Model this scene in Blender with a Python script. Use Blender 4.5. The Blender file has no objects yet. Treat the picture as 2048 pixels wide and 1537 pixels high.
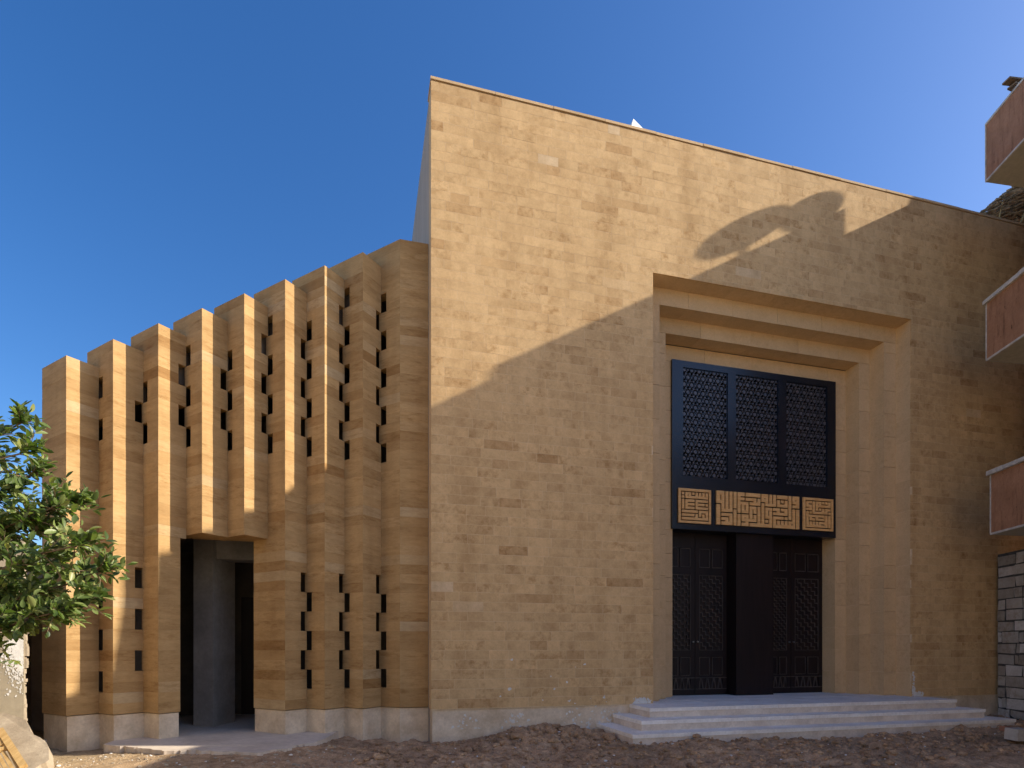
import bpy, math, random
import numpy as np
from mathutils import Vector, Matrix

random.seed(7); rng = np.random.default_rng(7)
S = bpy.context.scene
COL = S.collection

# ------------------------------------------------------------------ camera
FPX, HX, HY = 1151.7, 1024.0, 1298.0        # focal length and horizon in photo pixels (2048 x 1537)
EYE = 1.5
cam = bpy.data.cameras.new('camera'); camo = bpy.data.objects.new('camera', cam); COL.objects.link(camo)
cam.sensor_width = 36; cam.lens = 36 * FPX / 2048
cam.shift_y = (HY - 768.5) / 2048
cam.clip_end = 2000; cam.clip_start = 0.05
camo.location = (0, 0, EYE); camo.rotation_euler = (math.radians(90), 0, 0)
S.camera = camo
S.render.resolution_x, S.render.resolution_y = 1024, 768

# ------------------------------------------------------------------ sky, sun, exposure
SUN_EL = math.radians(30.7)
w = bpy.data.worlds.new('World'); S.world = w; w.use_nodes = True
nt = w.node_tree; nt.nodes.clear()
sky = nt.nodes.new('ShaderNodeTexSky'); sky.sky_type = 'NISHITA'; sky.sun_disc = False
sky.sun_elevation = SUN_EL; sky.sun_rotation = math.radians(90)
sky.altitude = 100; sky.air_density = 1.0; sky.dust_density = 1.5; sky.ozone_density = 3.0
hs = nt.nodes.new('ShaderNodeHueSaturation'); hs.inputs['Saturation'].default_value = 1.31; hs.inputs['Hue'].default_value = 0.508
bg = nt.nodes.new('ShaderNodeBackground'); bg.inputs[1].default_value = 0.061
wo = nt.nodes.new('ShaderNodeOutputWorld')
nt.links.new(sky.outputs[0], hs.inputs['Color']); nt.links.new(hs.outputs[0], bg.inputs[0]); nt.links.new(bg.outputs[0], wo.inputs[0])
sl = bpy.data.lights.new('sun', 'SUN'); sl.energy = 2.45; sl.angle = math.radians(0.42); sl.color = (1.0, 0.9, 0.74)
so = bpy.data.objects.new('sun', sl); COL.objects.link(so)
L = Vector((math.cos(SUN_EL), 0, math.sin(SUN_EL)))
so.rotation_euler = (-L).to_track_quat('-Z', 'Y').to_euler(); so.location = (30, 0, 25)
S.view_settings.view_transform = 'Standard'; S.view_settings.look = 'None'
S.view_settings.gamma = 1; S.view_settings.exposure = 1.74
S.view_settings.use_curve_mapping = False
S.render.engine = 'CYCLES'
S.cycles.max_bounces = 8; S.cycles.diffuse_bounces = 5

# ------------------------------------------------------------------ helpers: photo pixel -> place
TH = math.atan(299 / FPX)
U = np.array([math.cos(TH), math.sin(TH)]); N = np.array([-math.sin(TH), math.cos(TH)])
YA = FPX / 121.0; A = np.array([(862 - HX) / FPX * YA, YA])     # left corner of the main facade
def fac(px, d=0.0):
    """distance along the facade of the ray at photo column px on the plane d metres behind the facade"""
    k = (px - HX) / FPX; O = A + d * N
    return (k * O[1] - O[0]) / (U[0] - k * U[1])
def gnd(px, py, z):
    """world point of a photo pixel on the level z"""
    Y = FPX * (EYE - z) / (py - HY); return ((px - HX) / FPX * Y, Y, z)

# ------------------------------------------------------------------ helpers: nodes
def mat(name):
    m = bpy.data.materials.new(name); m.use_nodes = True
    t = m.node_tree; b = t.nodes['Principled BSDF']
    return m, t, b
def nd(t, typ, **kw):
    n = t.nodes.new(typ)
    for k, v in kw.items():
        if k == 'ins':
            for kk, vv in v.items(): n.inputs[kk].default_value = vv
        else: setattr(n, k, v)
    return n
def ramp(t, fac_out, stops, interp='LINEAR'):
    r = t.nodes.new('ShaderNodeValToRGB'); r.color_ramp.interpolation = interp
    els = r.color_ramp.elements
    while len(els) < len(stops): els.new(0.5)
    for e, (p, c) in zip(els, stops):
        e.position = p; e.color = c if len(c) == 4 else (*c, 1)
    t.links.new(fac_out, r.inputs[0]); return r
def mix(t, fac, a, b, mode='MIX'):
    n = t.nodes.new('ShaderNodeMix'); n.data_type = 'RGBA'; n.blend_type = mode
    for sock, v in ((n.inputs['Factor'], fac), (n.inputs[6], a), (n.inputs[7], b)):
        if hasattr(v, 'is_output'): t.links.new(v, sock)
        elif isinstance(v, (int, float)): sock.default_value = v
        else: sock.default_value = (*v, 1) if len(v) == 3 else v
    return n.outputs[2]
def math_(t, op, a, b=0.0):
    n = t.nodes.new('ShaderNodeMath'); n.operation = op
    for i, v in enumerate((a, b)):
        if hasattr(v, 'is_output'): t.links.new(v, n.inputs[i])
        else: n.inputs[i].default_value = v
    return n.outputs[0]
def coords(t, scale=(1, 1, 1), offset=None):
    g = nd(t, 'ShaderNodeNewGeometry'); mp = nd(t, 'ShaderNodeMapping'); mp.inputs['Scale'].default_value = scale
    src = g.outputs['Position']
    if offset is not None:
        v = nd(t, 'ShaderNodeVectorMath', operation='MULTIPLY'); t.links.new(offset, v.inputs[0]); v.inputs[1].default_value = (37, 53, 71)
        a = nd(t, 'ShaderNodeVectorMath', operation='ADD'); t.links.new(src, a.inputs[0]); t.links.new(v.outputs[0], a.inputs[1]); src = a.outputs[0]
    t.links.new(src, mp.inputs[0]); return mp.outputs[0]
def noise(t, vec, scale, detail=4, rough=0.6):
    n = nd(t, 'ShaderNodeTexNoise', ins={'Scale': scale, 'Detail': detail, 'Roughness': rough}); t.links.new(vec, n.inputs['Vector']); return n.outputs['Fac']
def bump(t, b, h, strength=0.3, dist=0.01):
    n = nd(t, 'ShaderNodeBump', ins={'Strength': strength, 'Distance': dist}); t.links.new(h, n.inputs['Height']); t.links.new(n.outputs[0], b.inputs['Normal'])

def stone_mat(name, base, dark, pale, pit=0.6, streak=(1, 1, 1), var=1.0, mott=1.0):
    """limestone: the tone attribute (r tone, g kind, b offset) makes every block its own"""
    m, t, b = mat(name)
    at = nd(t, 'ShaderNodeAttribute', attribute_name='tone'); sp = nd(t, 'ShaderNodeSeparateColor'); t.links.new(at.outputs['Color'], sp.inputs[0])
    tone, kind = sp.outputs[0], sp.outputs[1]
    vec = coords(t, streak, at.outputs['Color'])
    big = noise(t, vec, 2.2, 5, 0.65); fine = noise(t, vec, 30, 4, 0.7); mid = noise(t, vec, 8, 5, 0.7)
    c = ramp(t, tone, [(0.0, dark), (0.42, base), (0.75, tuple(min(1, x * 1.10) for x in base)), (1.0, pale)]).outputs[0]
    k1 = ramp(t, big, [(0.28, (0.80, 0.76, 0.71)), (0.52, (1, 1, 1)), (0.75, (1.09, 1.085, 1.07))]).outputs[0]
    c = mix(t, mott, c, k1, 'MULTIPLY')
    k2 = ramp(t, mid, [(0.30, (0.66, 0.56, 0.44)), (0.52, (1, 1, 1)), (0.7, (1.07, 1.07, 1.06))]).outputs[0]
    c = mix(t, math_(t, 'MULTIPLY', mott, math_(t, 'ADD', 0.25, math_(t, 'MULTIPLY', kind, 0.75))), c, k2, 'MULTIPLY')
    vo = nd(t, 'ShaderNodeTexVoronoi', ins={'Scale': 42.0}); t.links.new(vec, vo.inputs['Vector'])
    pits = ramp(t, vo.outputs['Distance'], [(0.13, (1, 1, 1)), (0.24, (0, 0, 0))]).outputs[0]
    gate = ramp(t, noise(t, vec, 6.5, 3, 0.6), [(0.46, (0, 0, 0)), (0.60, (1, 1, 1))]).outputs[0]
    pv = math_(t, 'MULTIPLY', math_(t, 'MULTIPLY', pits, gate), math_(t, 'ADD', 0.18, math_(t, 'MULTIPLY', kind, 0.82)))
    c = mix(t, math_(t, 'MULTIPLY', pv, pit), c, tuple(x * 0.30 for x in base))
    g = ramp(t, fine, [(0.25, (0.86, 0.85, 0.83)), (0.6, (1.05, 1.05, 1.05))]).outputs[0]
    c = mix(t, 0.8, c, g, 'MULTIPLY')
    # rain streaks and dust over the whole wall
    wv = coords(t, (1.3, 1.3, 0.16)); st = ramp(t, noise(t, wv, 1.6, 5, 0.6), [(0.32, (0.84, 0.81, 0.77)), (0.55, (1, 1, 1)), (0.8, (1.05, 1.05, 1.04))]).outputs[0]
    c = mix(t, 0.8 * var, c, st, 'MULTIPLY')
    t.links.new(c, b.inputs['Base Color'])
    b.inputs['Roughness'].default_value = 0.9; b.inputs['Specular IOR Level'].default_value = 0.2
    h = math_(t, 'SUBTRACT', math_(t, 'MULTIPLY', mid, 0.7), math_(t, 'MULTIPLY', pv, 0.6))
    h = math_(t, 'ADD', h, math_(t, 'MULTIPLY', fine, 0.35))
    bump(t, b, h, 0.35, 0.006)
    return m

def plain_mat(name, c1, c2, scale=3, rough=0.85, spec=0.3, bstr=0.25, bdist=0.01, stretch=(1, 1, 1), detail=6, metal=0, stops=(0.35, 0.65)):
    m, t, b = mat(name)
    v = coords(t, stretch); n1 = noise(t, v, scale, detail, 0.65); n2 = noise(t, v, scale * 9, 4, 0.7)
    c = ramp(t, n1, [(stops[0], c1), (stops[1], c2)]).outputs[0]
    c = mix(t, 0.7, c, ramp(t, n2, [(0.3, (0.8, 0.8, 0.8)), (0.65, (1.06, 1.06, 1.06))]).outputs[0], 'MULTIPLY')
    t.links.new(c, b.inputs['Base Color'])
    b.inputs['Roughness'].default_value = rough; b.inputs['Specular IOR Level'].default_value = spec; b.inputs['Metallic'].default_value = metal
    if bstr: bump(t, b, math_(t, 'ADD', n1, math_(t, 'MULTIPLY', n2, 0.4)), bstr, bdist)
    return m

M = {}
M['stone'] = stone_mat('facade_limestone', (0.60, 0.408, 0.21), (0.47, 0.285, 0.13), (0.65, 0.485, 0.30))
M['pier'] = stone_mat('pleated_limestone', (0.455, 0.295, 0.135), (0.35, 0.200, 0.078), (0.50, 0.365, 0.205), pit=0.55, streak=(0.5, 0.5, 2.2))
M['portal'] = stone_mat('portal_limestone', (0.59, 0.42, 0.24), (0.51, 0.34, 0.175), (0.63, 0.48, 0.31), pit=0.2, streak=(1.2, 1.2, 1.2), var=0.3, mott=0.4)
M['mortar'] = plain_mat('lime_mortar', (0.62, 0.46, 0.27), (0.74, 0.58, 0.38), 5)
M['plinth'] = plain_mat('plinth_stone', (0.58, 0.45, 0.31), (0.78, 0.65, 0.49), 2.6, bstr=0.3, bdist=0.006)
M['render'] = plain_mat('wall_render', (0.40, 0.33, 0.26), (0.46, 0.39, 0.31), 2, stretch=(1, 1, 0.2))
M['step'] = plain_mat('pale_step_stone', (0.60, 0.50, 0.41), (0.80, 0.70, 0.59), 3.0, bstr=0.3, bdist=0.006)
M['tread'] = plain_mat('skylit_tread_stone', (0.78, 0.72, 0.65), (0.92, 0.88, 0.82), 2.2, bstr=0.3, bdist=0.004)  # paler than the risers, skylight on the treads put into the colour
M['concrete'] = plain_mat('grey_concrete', (0.22, 0.21, 0.20), (0.33, 0.31, 0.29), 1.5)
M['inner_shade'] = plain_mat('shade_dark_render', (0.10, 0.085, 0.07), (0.16, 0.135, 0.11), 1.5)  # shade inside the wing painted in as a dark base colour
M['apron'] = plain_mat('apron_concrete', (0.54, 0.45, 0.36), (0.70, 0.60, 0.49), 1.3, bstr=0.3)
M['blue'] = plain_mat('dark_blue_lacquer', (0.006, 0.008, 0.014), (0.011, 0.015, 0.027), 2, rough=0.27, spec=0.6, bstr=0.05, stretch=(1, 1, 0.3))
M['lattice'] = plain_mat('lattice_lacquer', (0.060, 0.061, 0.076), (0.095, 0.095, 0.115), 5, rough=0.36, spec=0.6, bstr=0)  # base raised to stand in for sky reflected on the plates
M['wood_dark'] = plain_mat('dark_stained_wood', (0.008, 0.004, 0.005), (0.016, 0.008, 0.009), 3, rough=0.45, spec=0.35, bstr=0.08, stretch=(4, 4, 0.4))
M['edge'] = plain_mat('highlit_wood_moulding', (0.05, 0.038, 0.035), (0.10, 0.082, 0.075), 4, rough=0.35, spec=0.5, bstr=0)  # pale base colour stands in for highlights on the mouldings
M['oak'] = plain_mat('carved_pale_wood', (0.70, 0.37, 0.13), (0.86, 0.52, 0.22), 5, rough=0.55, bstr=0.08, stretch=(1, 1, 5))
M['black'] = plain_mat('dark_backing', (0.012, 0.008, 0.006), (0.02, 0.014, 0.01), 3, rough=0.7, bstr=0)
M['stucco'] = plain_mat('red_brown_stucco', (0.33, 0.165, 0.09), (0.43, 0.225, 0.13), 2.5, bstr=0.5, bdist=0.01)
m = M['stucco']; t = m.node_tree; b = t.nodes['Principled BSDF']; src = b.inputs['Base Color'].links[0].from_socket
dr = ramp(t, noise(t, coords(t, (5, 5, 0.7)), 2.2, 6, 0.7), [(0.30, (0.55, 0.52, 0.50)), (0.46, (1, 1, 1)), (0.75, (1.12, 1.12, 1.12))]).outputs[0]
sp_ = ramp(t, noise(t, coords(t, (1, 1, 0.5)), 17, 3, 0.6), [(0.27, (0.35, 0.33, 0.32)), (0.34, (1, 1, 1))]).outputs[0]
t.links.new(mix(t, 1.0, mix(t, 0.9, src, dr, 'MULTIPLY'), sp_, 'MULTIPLY'), b.inputs['Base Color'])
M['white_trim'] = plain_mat('chipped_white_trim', (0.42, 0.38, 0.33), (0.68, 0.65, 0.60), 6, bstr=0.4)
M['soffit'] = plain_mat('painted_soffit', (0.42, 0.39, 0.31), (0.52, 0.48, 0.39), 1.2)
M['house'] = plain_mat('neighbour_render', (0.34, 0.26, 0.19), (0.44, 0.35, 0.26), 1.0)
M['cream'] = plain_mat('cream_plaster', (0.66, 0.54, 0.39), (0.76, 0.65, 0.50), 1.0)  # pale render of the two added light-bouncing houses
M['block'] = stone_mat('white_limestone_block', (0.42, 0.39, 0.35), (0.27, 0.24, 0.20), (0.60, 0.58, 0.55), pit=0.6, var=0.4)
M['dark_mortar'] = plain_mat('dark_mortar', (0.045, 0.045, 0.042), (0.09, 0.088, 0.08), 6, bstr=0.4)
M['plaster'] = plain_mat('old_grey_plaster', (0.33, 0.28, 0.20), (0.42, 0.36, 0.27), 1.1)
M['rubble'] = plain_mat('rubble_concrete', (0.30, 0.24, 0.17), (0.46, 0.38, 0.28), 2.2, bstr=0.6, bdist=0.02)
M['timber'] = plain_mat('yellow_timber', (0.44, 0.27, 0.10), (0.60, 0.41, 0.18), 3, bstr=0.2, stretch=(6, 1, 1))
M['whitewash'] = plain_mat('flaking_whitewash', (0.62, 0.60, 0.56), (0.78, 0.76, 0.72), 4, bstr=0.5)
M['reed'] = plain_mat('dry_reed', (0.24, 0.14, 0.065), (0.68, 0.47, 0.26), 9, bstr=0)
M['white'] = plain_mat('white_paint', (0.72, 0.72, 0.70), (0.8, 0.8, 0.78), 2)
M['bark'] = plain_mat('branch_bark', (0.13, 0.09, 0.055), (0.28, 0.20, 0.13), 14, bstr=0.3, stretch=(1, 1, 0.4))
M['steel'] = plain_mat('brushed_steel', (0.45, 0.46, 0.48), (0.6, 0.6, 0.62), 4, rough=0.35, metal=1, bstr=0)
M['dish'] = plain_mat('dish_grey_paint', (0.5, 0.5, 0.49), (0.6, 0.6, 0.58), 3, rough=0.5)
M['brick_red'] = plain_mat('red_brick', (0.30, 0.12, 0.07), (0.40, 0.18, 0.10), 5)

gm, t, b = mat('window_glass'); b.inputs['Base Color'].default_value = (0.015, 0.018, 0.022, 1); b.inputs['Roughness'].default_value = 0.06; b.inputs['Specular IOR Level'].default_value = 0.6; M['glass'] = gm

# leaves: glossy ficus, each leaf its own green
m, t, b = mat('ficus_leaf')
at = nd(t, 'ShaderNodeAttribute', attribute_name='tone'); sp = nd(t, 'ShaderNodeSeparateColor'); t.links.new(at.outputs['Color'], sp.inputs[0])
oi = nd(t, 'ShaderNodeObjectInfo')
tv = math_(t, 'FRACT', math_(t, 'ADD', sp.outputs[0], oi.outputs['Random']))
c = ramp(t, tv, [(0.0, (0.045, 0.078, 0.022)), (0.5, (0.115, 0.165, 0.045)), (0.85, (0.20, 0.245, 0.08)), (1.0, (0.30, 0.30, 0.11))]).outputs[0]
t.links.new(c, b.inputs['Base Color']); b.inputs['Roughness'].default_value = 0.42; b.inputs['Specular IOR Level'].default_value = 0.45
tl = nd(t, 'ShaderNodeBsdfTranslucent'); t.links.new(mix(t, 1.0, c, (1.5, 1.9, 0.7), 'MULTIPLY'), tl.inputs[0])
ms = nd(t, 'ShaderNodeMixShader', ins={0: 0.28}); t.links.new(b.outputs[0], ms.inputs[1]); t.links.new(tl.outputs[0], ms.inputs[2])
t.links.new(ms.outputs[0], t.nodes['Material Output'].inputs[0]); M['leaf'] = m

# soil: dark dug earth, sandier towards the sunlit side of the street
m, t, b = mat('dug_soil')
v = coords(t); n1 = noise(t, v, 0.9, 6, 0.65); n2 = noise(t, v, 7, 6, 0.7); n3 = noise(t, v, 45, 4, 0.7)
sx = nd(t, 'ShaderNodeSeparateXYZ'); t.links.new(v, sx.inputs[0])
sand = nd(t, 'ShaderNodeMapRange', ins={1: -2.4, 2: -5.2, 3: 0.0, 4: 1.0}); t.links.new(math_(t, 'ADD', sx.outputs[0], math_(t, 'MULTIPLY', n1, 2.0)), sand.inputs[0])
cd = ramp(t, n2, [(0.3, (0.24, 0.15, 0.085)), (0.5, (0.45, 0.295, 0.178)), (0.7, (0.64, 0.44, 0.28))]).outputs[0]
cs = ramp(t, n2, [(0.3, (0.30, 0.22, 0.13)), (0.5, (0.46, 0.35, 0.215)), (0.75, (0.58, 0.46, 0.30))]).outputs[0]
ybounce = nd(t, 'ShaderNodeMapRange', ins={1: 6.5, 2: 5.0, 3: 0.0, 4: 1.0}); t.links.new(sx.outputs[1], ybounce.inputs[0])  # unseen ground near the camera made pale to bounce sunlight
c = mix(t, math_(t, 'MAXIMUM', sand.outputs[0], ybounce.outputs[0]), cd, cs)
c = mix(t, 0.9, c, ramp(t, n1, [(0.35, (0.72, 0.70, 0.68)), (0.6, (1.1, 1.08, 1.05))]).outputs[0], 'MULTIPLY')
c = mix(t, 0.9, c, ramp(t, n3, [(0.3, (0.65, 0.63, 0.6)), (0.6, (1.12, 1.12, 1.12))]).outputs[0], 'MULTIPLY')
t.links.new(c, b.inputs['Base Color']); b.inputs['Roughness'].default_value = 0.95; b.inputs['Specular IOR Level'].default_value = 0.1
bump(t, b, math_(t, 'ADD', n2, math_(t, 'MULTIPLY', n3, 0.5)), 0.9, 0.03); M['soil'] = m

# ------------------------------------------------------------------ helpers: meshes
class MB:
    def __init__(s): s.v = []; s.f = []; s.t = []
    def face(s, idx, tone): s.f.append(idx); s.t.append(tone)
    def prism(s, poly, z0, z1, tone=None):
        """plan polygon (anticlockwise) from z0 to z1"""
        tone = tone or rtone(); k = len(s.v); n = len(poly)
        s.v += [(p[0], p[1], z0) for p in poly] + [(p[0], p[1], z1) for p in poly]
        s.face(tuple(k + i for i in reversed(range(n))), tone); s.face(tuple(k + n + i for i in range(n)), tone)
        for i in range(n):
            j = (i + 1) % n; s.face((k + i, k + j, k + n + j, k + n + i), tone)
        return s
    def box(s, x0, x1, y0, y1, z0, z1, tone=None):
        return s.prism([(x0, y0), (x1, y0), (x1, y1), (x0, y1)], z0, z1, tone)
    def tube(s, pts, rad, n=6, tone=None):
        tone = tone or rtone(); k = len(s.v); pts = [Vector(p) for p in pts]
        rad = rad if isinstance(rad, (list, tuple)) else [rad] * len(pts)
        for i, p in enumerate(pts):
            d = (pts[min(i + 1, len(pts) - 1)] - pts[max(i - 1, 0)]).normalized()
            a = d.cross(Vector((0, 0, 1)) if abs(d.z) < 0.95 else Vector((1, 0, 0))).normalized(); bb = d.cross(a)
            for j in range(n):
                an = 2 * math.pi * j / n; s.v.append(tuple(p + (a * math.cos(an) + bb * math.sin(an)) * rad[i]))
        for i in range(len(pts) - 1):
            for j in range(n):
                q = (j + 1) % n; s.face((k + i * n + j, k + i * n + q, k + (i + 1) * n + q, k + (i + 1) * n + j), tone)
        s.face(tuple(k + j for j in reversed(range(n))), tone); s.face(tuple(k + (len(pts) - 1) * n + j for j in range(n)), tone)
        return s
    def disc(s, cx, cz, r, y0, y1, n=8, rot=0.0, tone=None):
        """flat plate standing in the x-z plane, front at y0"""
        tone = tone or rtone(); k = len(s.v)
        ring = [(cx + r * math.cos(rot + 2 * math.pi * i / n), cz + r * math.sin(rot + 2 * math.pi * i / n)) for i in range(n)]
        s.v += [(x, y0, z) for x, z in ring] + [(x, y1, z) for x, z in ring]
        s.face(tuple(k + i for i in range(n)), tone)
        for i in range(n):
            j = (i + 1) % n; s.face((k + i, k + n + i, k + n + j, k + j), tone)
        return s
    def mesh(s, name, mt, center=False):
        c = (0, 0, 0); v = s.v
        if center:
            a = np.array(v); lo, hi = a.min(0), a.max(0); c = ((lo[0] + hi[0]) / 2, (lo[1] + hi[1]) / 2, lo[2]); v = (a - np.array(c)).tolist()
        me = bpy.data.meshes.new(name); me.from_pydata(v, [], s.f)
        at = me.attributes.new('tone', 'FLOAT_COLOR', 'FACE'); at.data.foreach_set('color', [x for q in s.t for x in (*q, 1.0)])
        if mt: me.materials.append(mt)
        return me, c
    def build(s, name, mt, parent=None, center=False, kind=None, label=None, smooth=False):
        me, c = s.mesh(name, mt, center)
        if smooth: me.polygons.foreach_set('use_smooth', [True] * len(me.polygons))
        o = bpy.data.objects.new(name, me); COL.objects.link(o); o.location = c
        if parent is not None:
            o.parent = parent
            if parent.type == 'MESH': o.location = Vector(c) - parent.location
        if kind: o['kind'] = kind
        if label: o['label'] = label
        return o
def rtone(kind=None):
    r = random.random; k = r()
    return (min(1, max(0, random.gauss(0.53, 0.095))), (k ** 2.2) if kind is None else kind, r())
def thing(name, label, cat, loc=(0, 0, 0), rz=0, group=None):
    o = bpy.data.objects.new(name, None); COL.objects.link(o); o.location = loc; o.rotation_euler = (0, 0, rz); o.empty_display_size = 0.3
    o['label'] = label; o['category'] = cat
    if group: o['group'] = group
    return o
def tag(o, label, cat, group=None):
    o['label'] = label; o['category'] = cat
    if group: o['group'] = group
    return o
def vnoise(x, y, scale, seed):
    """value noise on arrays"""
    r = np.random.default_rng(seed).random((256, 256)); x = x * scale; y = y * scale
    xi = np.floor(x).astype(int); yi = np.floor(y).astype(int); fx = x - xi; fy = y - yi
    fx = fx * fx * (3 - 2 * fx); fy = fy * fy * (3 - 2 * fy)
    g = lambda a, b: r[a % 256, b % 256]
    return (g(xi, yi) * (1 - fx) + g(xi + 1, yi) * fx) * (1 - fy) + (g(xi, yi + 1) * (1 - fx) + g(xi + 1, yi + 1) * fx) * fy

# ------------------------------------------------------------------ ground
LAND = 0.5                         # level of the portal landing, top of the plinth
def ground_z(x, y):
    s = (x - A[0]) * U[0] + (y - A[1]) * U[1]; n = (x - A[0]) * N[0] + (y - A[1]) * N[1]
    z = -0.05 + 0.05 * (vnoise(x, y, 0.55, 1) - 0.5)
    rough = np.clip((x + 4.2) / 2.5, 0.25, 1.0)
    z = z + rough * (0.095 * (vnoise(x, y, 1.7, 2) - 0.5) + 0.095 * (vnoise(x, y, 4.3, 3) - 0.5) + 0.085 * np.abs(vnoise(x, y, 9, 4) - 0.5) + 0.028 * vnoise(x, y, 27, 5))
    z = z + 0.13 * np.exp(-((s - 2.2) / 1.0) ** 2) * np.exp(-((n + 0.25) / 0.45) ** 2)       # heap against the plinth
    z = z - 0.07 * np.exp(-((s + 0.6) / 0.7) ** 2) * np.exp(-((n - 0.1) / 0.6) ** 2)
    z = z + 0.07 * np.exp(-((n + 1.75) / 0.30) ** 2) * np.clip((s - 2.3) / 0.6, 0, 1)       # spoil along the lowest step
    z = z + 0.05 * np.clip((s - 8) / 4, 0, 1)
    z = z + 0.095 * np.exp(-((s + 2.75) / 1.95) ** 4) * np.exp(-((n + 0.6) / 1.1) ** 4)
    return z
xs = np.concatenate([np.linspace(-150, -11, 24), np.arange(-10, 13.01, 0.04), np.linspace(14, 150, 24)])
ys = np.concatenate([np.linspace(-120, 5, 30), np.arange(6, 13.0, 0.04), np.linspace(14, 400, 40)])
gx, gy = np.meshgrid(xs, ys); gz = ground_z(gx, gy)
far = np.clip((np.abs(gx) - 13) / 3, 0, 1) + np.clip((6 - gy) / 3, 0, 1) + np.clip((gy - 13) / 3, 0, 1); far = np.clip(far, 0, 1)
gz = gz * (1 - far) + (-0.05) * far
nx, ny = len(xs), len(ys); ii = np.arange(nx * ny).reshape(ny, nx)
quads = np.stack([ii[:-1, :-1], ii[:-1, 1:], ii[1:, 1:], ii[1:, :-1]], -1).reshape(-1, 4)
me = bpy.data.meshes.new('ground'); me.from_pydata(np.stack([gx, gy, gz], -1).reshape(-1, 3).tolist(), [], quads.tolist())
me.materials.append(M['soil']); me.polygons.foreach_set('use_smooth', [True] * len(me.polygons))
go = bpy.data.objects.new('ground', me); COL.objects.link(go); go['kind'] = 'structure'; go['label'] = 'dug brown soil with clods in front of the mosque'

# loose clods and stone chips on the soil: nobody could count them
def ico():
    ph = (1 + 5 ** .5) / 2
    v = np.array([(-1, ph, 0), (1, ph, 0), (-1, -ph, 0), (1, -ph, 0), (0, -1, ph), (0, 1, ph), (0, -1, -ph), (0, 1, -ph), (ph, 0, -1), (ph, 0, 1), (-ph, 0, -1), (-ph, 0, 1)]) / 1.9
    f = [(0, 11, 5), (0, 5, 1), (0, 1, 7), (0, 7, 10), (0, 10, 11), (1, 5, 9), (5, 11, 4), (11, 10, 2), (10, 7, 6), (7, 1, 8), (3, 9, 4), (3, 4, 2), (3, 2, 6), (3, 6, 8), (3, 8, 9), (4, 9, 5), (2, 4, 11), (6, 2, 10), (8, 6, 7), (9, 8, 1)]
    return v, f
IV, IF = ico()
def lumps(name, n, size, region, mt, flat=0.6, label=None, bias=None):
    mb = MB()
    for _ in range(n):
        x, y = region(); r = random.lognormvariate(math.log(size), 0.5)
        if r > size * 3: continue
        z = float(ground_z(np.array(x), np.array(y))); k = len(mb.v); a = random.random() * 6.28; tn = rtone()
        sc = np.array([r * random.uniform(.8, 1.3), r * random.uniform(.7, 1.1), r * flat])
        p = IV * sc * (1 + 0.25 * (rng.random((12, 1)) - .5)); ca, sa = math.cos(a), math.sin(a)
        p = np.stack([p[:, 0] * ca - p[:, 1] * sa + x, p[:, 0] * sa + p[:, 1] * ca + y, p[:, 2] + z + r * flat * 0.25], -1)
        mb.v += p.tolist()
        for q in IF: mb.face(tuple(k + i for i in q), tn)
    return mb.build(name, mt, kind='stuff', label=label)
def front_strip(s0, s1, n0, n1):
    def f():
        s, n = random.uniform(s0, s1), random.uniform(n0, n1); p = A + s * U + n * N; return p[0], p[1]
    return f
lumps('soil_clods', 4200, 0.026, front_strip(-1.2, 12, -3.6, -0.05), M['soil'], 0.7, 'dark loose clods of dug soil before the steps')
lumps('heap_clods', 260, 0.05, front_strip(1.0, 3.1, -0.9, -0.05), M['soil'], 0.7, 'bigger dark clods heaped against the plinth by the steps')
lumps('stone_chips', 420, 0.013, front_strip(-6, 12, -3.6, -0.1), M['whitewash'], 0.6, 'pale stone chips scattered over the soil')
lumps('gravel', 1200, 0.012, front_strip(-6.5, -1.0, -3.0, -0.3), M['rubble'], 0.6, 'fine sandy gravel in front of the pleated wall')

# ------------------------------------------------------------------ the mosque
CH = 0.1625                        # height of one course
RZ = TH
mosque = thing('mosque', 'ochre limestone mosque with tall plain facade, stepped portal and pleated side wing', 'mosque', (A[0], A[1], 0), RZ)
FAC_W, FAC_TOP = 13.45, LAND + 64 * CH
# portal rectangles (outer to inner), levels above the landing
PS = [(4.05, 10.00), (4.38, 9.685), (4.71, 9.40), (5.07, 9.11)]
PD = [0.0, 0.36, 0.72, 1.08, 1.44]
PT = [LAND + 48.5 * CH, LAND + 46.5 * CH, LAND + 44.6 * CH, LAND + 42.5 * CH]

# backing wall with the portal opening
mb = MB()
JB = 0.0004
mb.box(0.01, PS[0][0] - 0.004, JB, 0.34, 0.49, FAC_TOP - 0.01).box(PS[0][1] + 0.004, FAC_W, JB, 0.34, 0.49, FAC_TOP - 0.01)
mb.box(PS[0][0] - 0.004, PS[0][1] + 0.004, JB, 0.34, PT[0] + 0.004, FAC_TOP - 0.01)
facade = mb.build('facade_wall', M['mortar'], mosque)

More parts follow.
